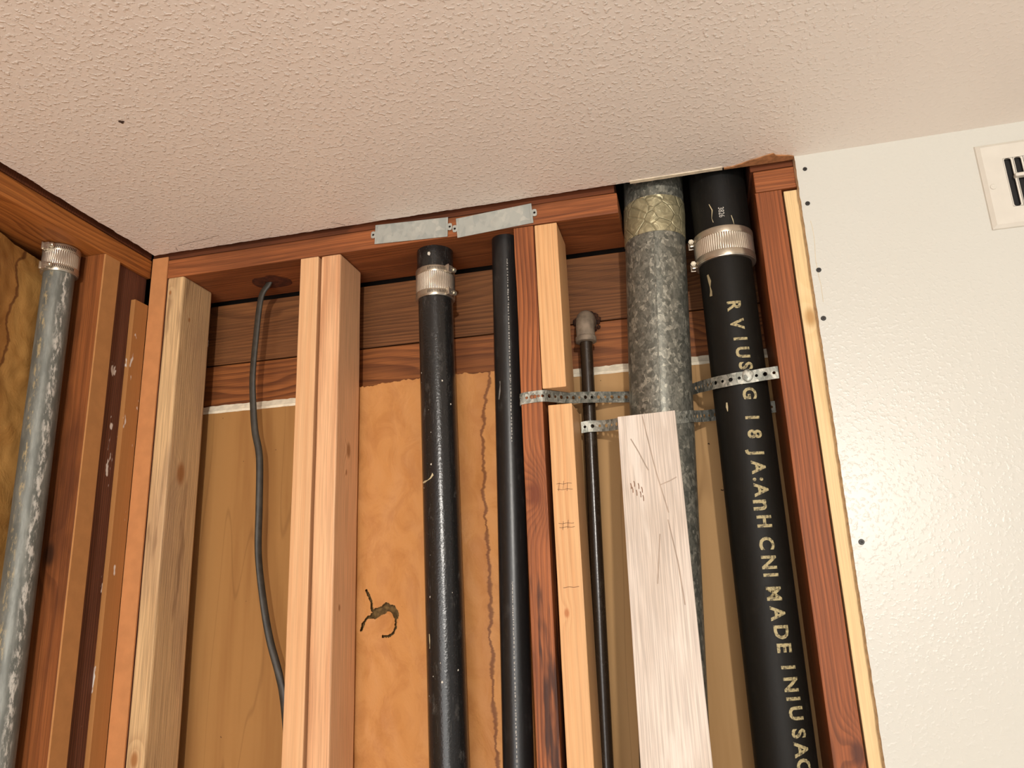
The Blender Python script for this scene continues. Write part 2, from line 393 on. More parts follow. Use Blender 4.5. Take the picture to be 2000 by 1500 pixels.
# drywall on the right of the open bays
pts = []
z = 0.
bm = bmesh.new()
zs = [0, 1.3]+[1.3+.004*k for k in range(1, 284)]+[2.437]
fr = []
for z in zs:
    e = .2055+.004*(z-1.5)/.93+jag(z, 12, .0013) if z > 1.2 else .2055
    fr.append([bm.verts.new((e, -.0127, z)), bm.verts.new((e-.001+jag(z, 13, .0012), 0, z)), bm.verts.new((3.2, 0, z)), bm.verts.new((3.2, -.0127, z))])
for a, b in zip(fr, fr[1:]):
    for k in range(4):
        f = bm.faces.new((a[k], a[(k+1) % 4], b[(k+1) % 4], b[k])); f.material_index = 1 if k == 0 else 0
bm.faces.new(fr[0]); bm.faces.new(fr[-1])
wall = tag(build('wall_back', bm, [M_wall, M_gyp], origin=(.3, 0, 0)), kind='structure')
def screw_bm(x, y, z, r=.0034):
    bm = bmesh.new(); n = 14; ring = []
    for rr, dy in ((r, .001), (r, -.0006), (r*.8, -.0011), (r*.42, -.0011), (r*.2, -.0005)):
        ring.append([bm.verts.new((x+rr*cos(2*pi*k/n), y+dy, z+rr*sin(2*pi*k/n))) for k in range(n)])
    for a, b in zip(ring, ring[1:]):
        for k in range(n): bm.faces.new((a[k], a[(k+1) % n], b[(k+1) % n], b[k]))
    bm.faces.new(ring[0]); bm.faces.new(ring[-1])
    return bm
M_dimple = plain('broken_paint_dimple', (246, 240, 226), .8)
for x, z, r in ((.2225, 2.412, .0033), (.2185, 2.352, .0036), (.2195, 2.239, .0038), (.2155, 2.161, .0038), (.2195, 1.831, .004)):
    build('screw', screw_bm(x, -.0128, z, r), M_screw, wall)
bm = strip3([(.219+.004*sin(k*.9)*.3+jag(k*.01, 3, .0015)-.0005*k*.2, -.01285, 2.322-.0135*k) for k in range(11)], .0007, (0, 1, 0))
build('hairline_crack', bm, plain('hairline', (205, 190, 160), .9), wall)
# closed-off backs so no daylight comes through the studs
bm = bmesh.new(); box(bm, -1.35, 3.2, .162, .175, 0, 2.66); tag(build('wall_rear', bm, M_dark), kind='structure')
bm = bmesh.new(); box(bm, -1.15, -1.125, -6.5, .16, 0, 2.66); tag(build('wall_left', bm, M_orstud), kind='structure')
bm = bmesh.new(); box(bm, -1.35, 3.2, -6.5, .18, 2.66, 2.69); tag(build('light_block_deck', bm, M_upper), kind='structure')  # unseen slab added overhead to keep world light from leaking into the gap

# ------------------------------------------------------------------ framing
def T(name, mat, b, label, cat, origin=None, **k):
    return tag(build(name, timber(*b, **k), mat, origin=origin), label, cat)
T('top_plate', M_plate, (-.978, -.076, 0, .14, 2.391, 2.4285), 'long reddish-brown top plate under the ceiling edge, carrying the two metal nail plates', 'beam', axis='x', seed=1)
T('top_plate', M_upper, (-.978, -.08, .0015, .14, 2.43, 2.468), 'dark upper plate above the long reddish top plate, in the gap at the ceiling', 'beam', axis='x', seed=2)
T('top_plate', M_plate, (.1455, .36, 0, .14, 2.3905, 2.4275), 'short reddish top plate stub resting on the right end stud beside the white drywall', 'beam', axis='x', seed=3)
T('top_plate', M_upper, (.1415, .36, .001, .14, 2.429, 2.467), 'thin dark upper plate stub above the short right stub, under the torn ceiling corner', 'beam', axis='x', seed=4)
T('top_plate', M_plateL, (-1.118, -.978, -1.25, 0, 2.3945, 2.432), 'left wall top plate with swirling grain, running over the grey pipe', 'beam', axis='y', seed=5)
T('top_plate', M_upper, (-1.118, -.9795, -1.25, 0, 2.434, 2.47), 'upper dark plate above the left wall plate along the left ceiling edge', 'beam', axis='y', seed=6)
O = lambda x, y: (x, y, 0)
tag(build('wall_stud', timber(-1.118, -.978, -.122, -.084, 0, 2.394, .001, seed=7), M_orstud, origin=O(-1.045, -.1)), 'orange-brown left wall stud right of the grey pipe, behind a brown fibre strip', 'stud')
tag(build('wall_stud', timber(-1.118, -.9845, -.0785, -.003, 0, 2.394, .001, seed=8), M_darkstud, origin=O(-1.045, -.02)), 'dark purplish-brown left wall stud seen between the two brown fibre strips', 'stud')
tag(build('wall_stud', timber(-.978, -.9405, 0, .14, 0, 2.391, .001, seed=9), M_darkstud, origin=O(-.96, .06)), 'corner stud almost hidden behind the tallest brown strip in the corner', 'stud')
T('wall_stud', M_weath, (-.9395, -.9045, 0, .089, 0, 2.391), 'weathered greyish-tan stud with a big knot, leftmost new stud on the back wall', 'stud', O(-.922, .045), bev=.0035, seed=10)
T('wall_stud', M_smooth, (-.6605, -.6245, 0, .089, 0, 2.391), 'smooth plain pale orange stud, left one of the doubled pair in the middle', 'stud', O(-.6425, .045), bev=.0018, seed=11)
T('wall_stud', M_fir, (-.6185, -.5805, 0, .089, 0, 2.3895), 'stripe-grained pinkish fir stud with a small knot, right one of the doubled pair', 'stud', O(-.6, .045), bev=.003, seed=12)
T('wall_stud', M_red, (-.2565, -.2215, 0, .14, 0, 2.3895), 'old dark red stud with black stains beside the thinner black plastic pipe', 'stud', O(-.239, .07), bev=.0012, wav=.0012, seed=13)
T('stud_block', M_block, (-.2205, -.1815, 0, .089, 2.0985, 2.3895), 'short clean fir block hanging under the plate above the metal strap', 'block', O(-.2, .045), bev=.0016, seed=14)
T('wall_stud', M_block, (-.213, -.174, 0, .089, 0, 2.0705), 'clean fir stud with pencil marks, cut off just below the metal strap', 'stud', O(-.193, .045), bev=.0016, seed=15)
lo_stud = bpy.data.objects['wall_stud.006']
T('wall_stud', M_redS, (.1445, .185, 0, .14, 0, 2.3893), 'reddish-brown end stud right of the lettered black pipe', 'stud', O(.165, .07), bev=.001, seed=16)
T('wall_stud', M_pine, (.188, .226, .0015, .09, 0, 2.386), 'pale yellow pine stud showing as a narrow strip at the drywall edge', 'stud', O(.2, .045), bev=.0012, seed=17)
for k, (z, dx) in enumerate(((1.943, 0), (1.934, .001), (1.882, 0), (1.876, .001), (1.787, .002))):
    bm = strip3([(-.206+dx+.003*j, -.0003, z+.0006*sin(j*1.3+k)) for j in range(9)], .0007, (0, 1, 0))
    build('pencil_mark', bm, M_pencil, lo_stud)
for k, (x, z) in enumerate(((-.203, 1.938), (-.196, 1.94), (-.19, 1.937), (-.2, 1.878), (-.192, 1.88))):
    build('pencil_mark', strip3([(x, -.0003, z-.006), (x+.0015, -.0003, z+.007)], .0007, (0, 1, 0)), M_pencil, lo_stud)
# fibre shim strips
T('shim_strip', M_fibre, (-.978, -.9748, -.1225, -.0865, 0, 2.3925), 'brown fibre shim strip with a clean face, nearest the grey pipe on the left wall', 'strip', O(-.976, -.1), bev=.0004, wav=.0004, seed=18)
T('shim_strip', M_fibre2, (-.9843, -.975, -.039, -.004, 0, 2.3375), 'brown fibre shim strip with white paint spots, its top ending lower than the others', 'strip', O(-.976, -.02), bev=.0004, wav=.0004, seed=19)
T('shim_strip', M_fibre3, (-.9745, -.9405, -.0034, -.0002, 0, 2.4345), 'orange-brown fibre shim strip reaching the ceiling in the corner, beside the weathered stud', 'strip', O(-.957, 0), bev=.0004, wav=.0004, seed=20)
# sheathing and backing panels
T('sheathing_board', M_board1, (-1.118, .5, .142, .16, 2.2545, 2.384), 'upper brown sheathing board behind the pipes, just below the plate', 'board', axis='x', bev=.0015, seed=21)
T('sheathing_board', M_board2, (-1.118, .5, .1405, .16, 2.12, 2.2515), 'lower redder sheathing board behind the pipes with wavy grain', 'board', axis='x', bev=.0015, seed=22)
def panel(name, x0, x1, mat, label, seed):
    r = empty(name, ((x0+x1)/2, .13, 0), label, 'drywall')
    bm = bmesh.new(); box(bm, x0, x1, .126, .1385, 0, 2.1505); build('brown_face', bm, mat, r)
    bm = bmesh.new(); n = int((x1-x0)/.006); rows = []
    for k in range(n+1):
        x = x0+(x1-x0)*k/n
        rows.append([bm.verts.new((x, .1372, 2.1665+jag(x, seed, .002))), bm.verts.new((x, .1325, 2.1655+jag(x, seed, .002))), bm.verts.new((x, .127, 2.1545+jag(x, seed+1, .0014))), bm.verts.new((x, .1252, 2.1535+jag(x, seed+1, .0014))), bm.verts.new((x, .1252, 2.1485+jag(x, seed+2, .0008))), bm.verts.new((x, .1375, 2.1485))])
    for a, b in zip(rows, rows[1:]):
        for k in range(6): bm.faces.new((a[k], a[(k+1) % 6], b[(k+1) % 6], b[k]))
    bm.faces.new(rows[0]); bm.faces.new(rows[-1])
    build('torn_top_edge', bm, M_white, r)
panel('drywall_panel', -.94, -.63, M_panelL, 'grey-brown back of drywall with a white torn top, behind the hanging cable', 31)
panel('drywall_panel', -.22, .1445, M_panelR, 'grey-brown back of drywall with a white torn top, behind the flue and lettered pipe', 35)

# ------------------------------------------------------------------ insulation
def seg_d(p, a, b):
    ax, ay = a; bx, by = b; px, py = p; dx, dy = bx-ax, by-ay
    t = max(0, min(1, ((px-ax)*dx+(py-ay)*dy)/(dx*dx+dy*dy+1e-12)))
    return math.hypot(px-ax-t*dx, py-ay-t*dy)
k_ = 1.28/1.24
def sc(x, z): return (x*k_, CZ+(z-CZ)*k_)
tear = [sc(*p) for p in [(-.550, 1.796), (-.541, 1.778), (-.537, 1.758), (-.535, 1.754), (-.546, 1.753), (-.554, 1.745), (-.558, 1.732)]]
tear2 = [sc(*p) for p in [(-.535, 1.756), (-.526, 1.763), (-.512, 1.767), (-.502, 1.763), (-.4965, 1.755)]]
tear3 = [sc(*p) for p in [(-.4965, 1.755), (-.4975, 1.745), (-.496, 1.736), (-.501, 1.726), (-.51, 1.7215), (-.52, 1.722)]]
flap_c = sc(-.52, 1.745)
batt = empty('insulation_batt', (-.42, .1, 0), 'tan paper-faced insulation with a torn hole and dark tide mark, behind two black pipes', 'insulation')
bm = bmesh.new()
x0, x1 = -.612, -.23
def steps(a, b, fa, fb, fine, coarse):
    out = [a]
    while out[-1] < b: out.append(out[-1]+(fine if fa-coarse < out[-1] < fb else coarse))
    return out
xx = steps(x0, x1, -.585, -.505, .0011, .004); nx = len(xx)-1
zz = [0, .5, 1, 1.3, 1.42]+steps(1.46, 2.171, 1.715, 1.805, .0011, .004)
grid = []
for z in zz:
    row = []
    for i in range(nx+1):
        x = xx[i]
        zt = z
        if z > 2.14: zt = z-(.004+.004*(x1-x)/(x1-x0)+jag(x, 21, .006))*(z-2.14)/.031
        f = (x-x0)/(x1-x0)
        y = .103+.004*(2*abs(f-.5))**6-.004*cos((f-.5)*pi)
        y += .006*noise.noise((x*14, z*7, 3.1))+.0025*noise.noise((x*40+z*12, z*26, 9.))
        fl = max(0, 1-math.hypot((x-flap_c[0])/.03, (z-flap_c[1])/.026))
        y += .007*min(1, fl*2)*max(0, min(1, (z-flap_c[1]+.02)/.03))
        row.append(bm.verts.new((x, y, zt)))
    grid.append(row)
for a, b in zip(grid, grid[1:]):
    for i in range(nx):
        c = (a[i].co+b[i+1].co)/2; p = (c.x, c.z)
        if 1.7 < c.z < 1.86:
            if min(seg_d(p, *s) for s in zip(tear, tear[1:])) < .0024+.0016*noise.noise((c.x*160, c.z*160, 0)): continue
            if min(seg_d(p, *s) for s in zip(tear2, tear2[1:])) < .0072+.0034*noise.noise((c.x*110, c.z*110, 0)): continue
            if min(seg_d(p, *s) for s in zip(tear3, tear3[1:])) < .0021+.0012*noise.noise((c.x*200, c.z*200, 0)): continue
        bm.faces.new((a[i], a[i+1], b[i+1], b[i]))
bmesh.ops.delete(bm, geom=[v for v in bm.verts if not v.link_faces], context='VERTS')
mk, _ = m_kraft('tan_building_paper', 'x', [(-.339+.42, 1.4), (-.342+.42, 1.55), (-.346+.42, 1.71), (-.346+.42, 1.83), (-.349+.42, 1.92), (-.35+.42, 2.02), (-.337+.42, 2.15), (-.33+.42, 2.2)])
build('paper_facing', bm, mk, batt, origin=(-.42, .1, 0), smooth=True)
bm = bmesh.new(); box(bm, -.61, -.262, .121, .138, 0, 2.155); build('glass_wool', bm, M_fluff, batt)

batt2 = empty('insulation_batt', (-1.06, -.6, 0), 'yellow-brown stained paper insulation at the far left, behind the grey pipe', 'insulation')
bm = bmesh.new(); grid = []
yy = [-1.2, -.9, -.6, -.45]+[-.4+.004*k for k in range(68)]
zz = [0, .6, 1.2, 1.4]+[1.45+.006*k for k in range(157)]
for z in zz:
    row = []
    for y in yy:
        zt = z
        top = 2.388-.01*max(0, (y+.26)/.12)**2+jag(y, 44, .0015)
        if z > 2.3: zt = 2.3+(z-2.3)/(zz[-1]-2.3)*(top-2.3)
        f = max(0, min(1, (y+.3)/.12))
        x = -1.05-.02*f*f*(3-2*f)+.005*noise.noise((y*16, z*9, 5.2))+.002*noise.noise((y*50, z*40, 1.2))
        if z > 2.34: x -= .012*((z-2.34)/.05)
        row.append(bm.verts.new((x, y, zt)))
    grid.append(row)
for a, b in zip(grid, grid[1:]):
    for i in range(len(yy)-1): bm.faces.new((a[i], a[i+1], b[i+1], b[i]))
mk2, _ = m_kraft('stained_building_paper', 'y', [(.362, 1.9), (.366, 2.08), (.372, 2.14), (.392, 2.2), (.386, 2.26), (.396, 2.31), (.388, 2.34), (.408, 2.37), (.42, 2.4)], base=(184, 136, 74), alt=(158, 106, 48), shift=.02)
build('paper_facing', bm, mk2, batt2, origin=(-1.06, -.6, 0), smooth=True)
bm = bmesh.new(); box(bm, -1.12, -1.085, -1.2, -.13, 0, 2.36); build('glass_wool', bm, M_fluff, batt2)

# ------------------------------------------------------------------ pipes
def coupling(parent, ax, r, z0, z1, ang, N, mat_shield, clamp_h=.0105, tilt=(0, 0), slots=True, head=M_screwsteel):
    """hubless coupling: fluted shield with two worm-drive clamps"""
    zc = (z0+z1)/2
    bm = bmesh.new()
    e = clamp_h+.001
    prof = [(r-.003, z0), (r-.0004, z0), (r, z0+.0008), (r, z0+e), (r, z0+e+.001)]+[(r, z1-e-.001), (r, z1-e), (r, z1-.0008), (r-.0004, z1), (r-.003, z1)]
    def rf(a, z): return .001*cos(N*a) if z0+e+.0005 < z < z1-e-.0005 else 0
    lathe(bm, ax, prof, n=N*4, rf=rf)
    sh = build('coupling_shield', bm, mat_shield, parent, origin=(ax[0], ax[1], z0), smooth=True); auto_smooth(sh, 60)
    for zb in (z0+.0012, z1-.0012-clamp_h):
        bm = bmesh.new(); rr = r+.0011
        lathe(bm, ax, [(r-.001, zb), (rr, zb), (rr+.0003, zb+.0012), (rr+.0003, zb+clamp_h-.0012), (rr, zb+clamp_h), (r-.001, zb+clamp_h)], n=96)
        auto_smooth(build('clamp_band', bm, M_steelband, sh, origin=(ax[0], ax[1], zb)), 50)
        # worm housing and screw, set tangentially
        a = ang; P = Vector((ax[0]+(rr+.003)*sin(a), ax[1]-(rr+.003)*cos(a), zb+clamp_h/2)); t = Vector((cos(a), sin(a), 0)); nn = Vector((sin(a), -cos(a), 0))
        MM = Matrix((t, nn, Vector((0, 0, 1)))).transposed().to_4x4(); MM.translation = P
        bm = bmesh.new(); box(bm, -.0075, .0045, -.0035, .0032, -.0062, .0062, .0016); 
        box(bm, -.0085, -.0065, -.0035, .0048, -.0066, .0066, .0006)
        bmesh.ops.transform(bm, matrix=MM, verts=bm.verts); build('clamp_housing', bm, M_steel, sh, origin=P)
        bm = bmesh.new(); bmesh.ops.create_cone(bm, cap_ends=True, segments=6, radius1=.0046, radius2=.0046, depth=.006, matrix=Matrix.Translation((.0085, .0008, 0))@Matrix.Rotation(pi/2, 4, 'Y'))
        bmesh.ops.create_cone(bm, cap_ends=True, segments=14, radius1=.003, radius2=.003, depth=.012, matrix=Matrix.Translation((.006, .0006, 0))@Matrix.Rotation(pi/2, 4, 'Y'))
        bmesh.ops.create_cone(bm, cap_ends=True, segments=14, radius1=.0036, radius2=.0028, depth=.0012, matrix=Matrix.Translation((.0118, .0008, 0))@Matrix.Rotation(pi/2, 4, 'Y'))
        bmesh.ops.transform(bm, matrix=MM, verts=bm.verts); build('clamp_screw', bm, head, sh, origin=P)
        if slots:
            bm = bmesh.new(); r2 = rr+.0005
            sgn = slots
            for k in range(12):
                b = a+sgn*(.009+.0028*k)/r2+(.16 if sgn > 0 else -.02)
                q = Matrix((Vector((cos(b), sin(b), 0)), Vector((sin(b), -cos(b), 0)), Vector((0, 0, 1)))).transposed().to_4x4()
                q.translation = (ax[0]+r2*sin(b), ax[1]-r2*cos(b), zb+clamp_h/2)
                b2 = bmesh.new(); box(b2, -.0005, .0005, -.0008, .0001, -.0028, .0028); bmesh.ops.rotate(b2, verts=b2.verts, cent=(0, 0, 0), matrix=Matrix.Rotation(.15, 3, 'Y'))
                bmesh.ops.transform(b2, matrix=q, verts=b2.verts)
                me = bpy.data.meshes.new('t'); b2.to_mesh(me); b2.free(); bm.from_mesh(me); bpy.data.meshes.remove(me)
            tag(build('band_slots', bm, M_dark, sh), kind='stuff')
    return sh
def flecks(parent, ax, r, n, z0, z1, a0, a1, mat=M_fleck, tilt=(0, 0), zref=0, size=.0016, seed=1):
    rnd = random.Random(seed); bm = bmesh.new()
    for k in range(n):
        a = rnd.uniform(a0, a1); z = rnd.uniform(z0, z1); s = size*rnd.uniform(.4, 1.3)
        cx, cy = ax[0]+tilt[0]*(z-zref), ax[1]+tilt[1]*(z-zref)
        c = [((s*rnd.uniform(.5, 1.1))*cos(j*pi/3), (s*rnd.uniform(.5, 1.6))*sin(j*pi/3)) for j in range(6)]
        bm.faces.new([bm.verts.new((cx+(r+.0002)*sin(a+u/r), cy-(r+.0002)*cos(a+u/r), z+v)) for u, v in c])
    tag(build('paint_flecks', bm, mat, parent), kind='stuff')

# black drain pipe in the middle bay
tC = (.0155, 0)
ax = (-.418, .0525)
pc = empty('drain_pipe', (ax[0], ax[1], 0), 'thick black drain pipe with a steel coupling, in front of the tan insulation', 'pipe')
bm = bmesh.new(); pipe(bm, ax, 0, 2.297, .031, tilt=(-.0165, 0), zref=2.29, n=64); auto_smooth(build('pipe_body', bm, M_castC, pc, origin=(ax[0], ax[1], 0)))
bm = bmesh.new(); pipe(bm, ax, 2.34, 2.3909, .033, n=64); auto_smooth(build('pipe_stub', bm, M_castC, pc, origin=(ax[0], ax[1], 2.34)))
coupling(pc, ax, .0342, 2.2955, 2.3525, radians(62), 62, M_steel, slots=-1)
flecks(pc, ax, .031, 16, 1.6, 2.2, -.9, 1.2, tilt=(-.0165, 0), zref=2.29, seed=4, size=.0013)
bm = bmesh.new()
def onpipe(ax, r, a, z, tilt=(0, 0), zref=0): return (ax[0]+tilt[0]*(z-zref)+r*sin(a), ax[1]+tilt[1]*(z-zref)-r*cos(a), z)
def smear(ax, r, pts, wd, parent, mat, tilt=(0, 0), zref=0, name='paint_drip'):
    bm = bmesh.new(); L = []
    for i, (a, z) in enumerate(pts):
        q, s = pts[max(i-1, 0)], pts[min(i+1, len(pts)-1)]
        dx, dz = (s[0]-q[0])*r, s[1]-q[1]; l = math.hypot(dx, dz); ww = wd*(.6+.4*sin(i*2.1))
        L.append([bm.verts.new(onpipe(ax, r+.0003, a+e*ww*dz/l/r, z-e*ww*dx/l, tilt, zref)) for e in (-.5, .5)])
    for p, q in zip(L, L[1:]): bm.faces.new((p[0], p[1], q[1], q[0]))
    build(name, bm, mat, parent)
M_drip = plain('cream_drip', (190, 176, 140), .6)
smear(ax, .031, [(-.95, 1.966), (-.7, 1.9665), (-.45, 1.968), (-.25, 1.971), (-.12, 1.976), (-.13, 1.979)], .004, pc, M_drip, (-.0165, 0), 2.29)
smear(ax, .031, [(-.62, 1.725), (-.6, 1.715), (-.6, 1.708), (-.61, 1.703)], .003, pc, M_drip, (-.0165, 0), 2.29)
smear(ax, .033, [(-.02, 2.378), (-.01, 2.374), (.02, 2.371)], .006, pc, M_fleck)
# thinner black plastic pipe
axA = (-.2825, .0405)
pa = empty('vent_pipe', (axA[0], axA[1], 0), 'slimmer smooth black plastic pipe with faint print, left of the old red stud', 'pipe')
bm = bmesh.new(); pipe(bm, axA, 0, 2.3908, .0235, tilt=(.0125, 0), zref=2.39, n=64); auto_smooth(build('pipe_body', bm, M_abs, pa, origin=(axA[0], axA[1], 0)))
rnd = random.Random(3); bm = bmesh.new()
for z0, z1, aa in ((2.02, 2.34, .34), (1.3, 1.8, .12)):
    z = z0
    while z < z1:
        l = rnd.uniform(.001, .0045)
        for dd in (rnd.uniform(-.0008, .0002), rnd.uniform(0, .001)):
            L = [onpipe(axA, .0237, aa+(dd+s)/.0235, zz_, (.0125, 0), 2.39) for s, zz_ in ((0, z), (.0007, z), (.0007, z+l), (0, z+l))]
            bm.faces.new([bm.verts.new(q) for q in L])
        z += l+rnd.uniform(.0008, .004)
tag(build('print_line', bm, M_print, pa), kind='stuff')
smear(axA, .0235, [(-.55, 2.093), (-.45, 2.107), (-.4, 2.118), (-.42, 2.124)], .0035, pa, plain('grey_scuff', (120, 116, 110), .6), (.0125, 0), 2.39, 'scuff')
# small steel pipe with elbow
axG = (-.1565, .0955)
pg = empty('water_pipe', (axG[0], axG[1], 0), 'thin dark steel pipe with an elbow turning into the sheathing hole', 'pipe')
tG = (.0185, 0)
bm = bmesh.new(); pipe(bm, axG, 0, 2.205, .0111, tilt=tG, zref=2.2, n=32); auto_smooth(build('pipe_body', bm, M_smallpipe, pg, origin=(axG[0], axG[1], 0)))
bm = bmesh.new(); R0 = .0165
path = []
cen = Vector((axG[0], axG[1]+.024, 2.226))
for k in range(11):
    t = k/10*pi/2; path.append((Vector((axG[0], cen.y-.024*cos(t), cen.z+.024*sin(t))), Vector((0, sin(t), cos(t)))))
path = [(Vector((axG[0], axG[1], 2.204)), Vector((0, 0, 1)))]+path+[(Vector((axG[0], .1403, 2.25)), Vector((0, 1, 0)))]
prev = None
for i, (p, d) in enumerate(path):
    r = R0 if 0 < i else R0*.98
    X = Vector((1, 0, 0)); Yv = d.cross(X)
    ring = [bm.verts.new(p+r*(cos(2*pi*k/32)*X+sin(2*pi*k/32)*Yv)) for k in range(32)]
    if prev:
        for k in range(32): bm.faces.new((prev[k], prev[(k+1) % 32], ring[(k+1) % 32], ring[k]))
    else: bm.faces.new(ring)
    prev = ring
bm.faces.new(prev)
lathe(bm, axG, [(.0155, 2.2), (.0182, 2.201), (.0186, 2.205), (.0182, 2.2095), (.016, 2.211)], n=32)
el = auto_smooth(build('elbow', bm, M_elbow, pg), 50)
bm = bmesh.new()
for k in range(26):
    a = k/26*2*pi; bmesh.ops.create_icosphere(bm, subdivisions=1, radius=.0042*random.uniform(.6, 1.5), matrix=Matrix.Translation((axG[0]+.0195*cos(a)+random.uniform(-.003, .003), .1362, 2.252+.0185*sin(a)+random.uniform(-.003, .003))))
tag(build('torn_rim', bm, plain('burnt_rim', (58, 32, 18), .95, var=.5, scale=200), pg), kind='stuff')

# galvanised flue
tD = (.0525, 0); axD = (-.0175, .0605)
pd = empty('flue_duct', (axD[0], axD[1], 0), 'large grey spangled galvanised flue duct with foil tape near its top', 'duct')
bm = bmesh.new(); pipe(bm, axD, 0, 2.6, .0512, tilt=tD, zref=2.435, n=80); auto_smooth(build('duct_body', bm, M_duct, pd, origin=(axD[0], axD[1], 0)))
bm = bmesh.new(); pz = (2.352, 2.419)
lathe(bm, axD, [(.0505, 2.3525), (.0520, 2.353), (.0522, 2.38), (.0526, 2.386), (.0526, 2.4), (.0522, 2.4185), (.0505, 2.419)], n=96, tilt=tD, zref=2.435,
      rf=lambda a, z: .0006*noise.noise((a*6, z*70, 0))+(.0004*noise.noise((a*20, z*200, 4))))
auto_smooth(build('foil_tape', bm, M_foil, pd))
bm = bmesh.new()
for z0, z1 in ((0, 2.352),):
    L = []
    for z in (z0, z1):
        L.append([bm.verts.new(onpipe(axD, .0512+e, a, z, tD, 2.435)) for a, e in ((-.01, 0), (0, .0008), (.025, .0008), (.035, 0))])
    for k in range(3): bm.faces.new((L[0][k], L[0][k+1], L[1][k+1], L[1][k]))
build('lock_seam', bm, M_duct, pd)

# lettered black iron pipe
axI = (.0885, .051); tI = (.002, 0)
pi_ = empty('soil_pipe', (axI[0], axI[1], 0), 'widest black iron pipe with cream stencilled lettering and a steel coupling', 'pipe')
bm = bmesh.new(); pipe(bm, axI, 0, 2.295, .0425, n=80); auto_smooth(build('pipe_body', bm, M_iron, pi_, origin=(axI[0], axI[1], 0)))
bm = bmesh.new(); pipe(bm, (.0905, .051), 2.33, 2.6, .046, n=80); auto_smooth(build('pipe_stub', bm, M_ironstub, pi_, origin=(axI[0], axI[1], 2.33)))
shI = coupling(pi_, (.0895, .051), .0475, 2.291, 2.3435, radians(-88), 80, M_steel, slots=None)
M_txt = []
def glyphs(txt, size, bold):
    cu = bpy.data.curves.new('t', 'FONT'); cu.body = txt; cu.size = size; cu.align_x = 'CENTER'; cu.offset = bold; cu.resolution_u = 3
    o = bpy.data.objects.new('t', cu); COL.objects.link(o); dg = bpy.context.evaluated_depsgraph_get()
    me = bpy.data.meshes.new_from_object(o.evaluated_get(dg)); bpy.data.objects.remove(o); bpy.data.curves.remove(cu)
    b = bmesh.new(); b.from_mesh(me); bpy.data.meshes.remove(me); return b
def wrap(txt, size, bold, ax, r, aC, z, sx=1., parent=None, mat=None, name='stencil_letter'):
    b = glyphs(txt, size, bold)
    if not b.verts: b.free(); return
    ys = [v.co.y for v in b.verts]; y0, y1 = min(ys), max(ys); xs = [v.co.x for v in b.verts]; xm = (min(xs)+max(xs))/2
    k = 8
    for i in range(1, k): bmesh.ops.bisect_plane(b, geom=b.verts[:]+b.edges[:]+b.faces[:], plane_co=(0, y0+(y1-y0)*i/k, 0), plane_no=(0, 1, 0))
    ym = size*.35
    for v in b.verts:
        a = aC+(v.co.y-ym)/r; t = (v.co.x-xm)*sx
        v.co = Vector((ax[0]+(r+.0004)*sin(a), ax[1]-(r+.0004)*cos(a), z-t))
    build(name, b, mat, parent)
ty = [600, 640, 668, 690, 715, 768, 815, 850, 885, 920, 955, 985, 1020, 1065, 1105, 1165, 1200, 1235, 1270, 1300, 1350, 1400, 1430, 1465, 1497]
tz = [2.203, 2.169, 2.145, 2.126, 2.105, 2.062, 2.024, 1.997, 1.969, 1.942, 1.916, 1.893, 1.867, 1.834, 1.805, 1.763, 1.738, 1.714, 1.690, 1.670, 1.636, 1.604, 1.584, 1.562, 1.542]
tx = [.092, .0935, .096, .0965, .0985, .099, .0985, .099, .099, .0985, .0985, .098, .097, .0965, .0965, .098, .100, .1015, .103, .105, .106, .108, .108, .1085, .109]
def itp(v, xs, ys):
    for a, b, c, d in zip(xs, xs[1:], ys, ys[1:]):
        if v <= b: return c+(d-c)*(v-a)/(b-a)
    return ys[-1]
for ch, py in (('R', 598), ('V', 633), ('I', 662), ('U', 688), ('S', 714), ('A', 738), ('G', 768), ('1', 815), ('8', 848), ('J', 882), ('A', 912), (':', 936), ('A', 957), ('n', 986), ('H', 1018),
               ('C', 1061), ('N', 1098), ('I', 1123), ('M', 1160), ('A', 1198), ('D', 1235), ('E', 1266), ('I', 1304), ('N', 1337), ('I', 1365), ('U', 1394), ('S', 1433), ('A', 1465), ('C', 1498)):
    z = itp(py, ty, tz); x = itp(py, ty, tx)
    a = math.asin(max(-.9, min(.9, (x-axI[0])/.0425)))
    wrap(ch, .0285 if ch != 'n' else .038, .0009, axI, .0425, a, z, .95, pi_, M_letter)
wrap('3826', .0125, .0001, (.0905, .051), .046, -.02, 2.367, .75, pi_, M_print, 'printed_number')
smear(axI, .0425, [(-.82, 2.268), (-.75, 2.255), (-.76, 2.246), (-.74, 2.238), (-.77, 2.23)], .006, pi_, plain('chipped_paint', (150, 136, 104), .7), name='paint_chip')
smear((.0905, .051), .046, [(.3, 2.36), (.34, 2.352), (.36, 2.344)], .0016, pi_, M_drip, name='scratch')
smear((.0905, .051), .046, [(-.42, 2.386), (-.33, 2.374), (-.38, 2.36), (-.34, 2.352)], .0018, pi_, M_drip, name='scratch')
smear(axI, .0425, [(-.62, 2.052), (-.63, 2.045), (-.62, 2.038)], .004, pi_, M_drip, name='scratch')

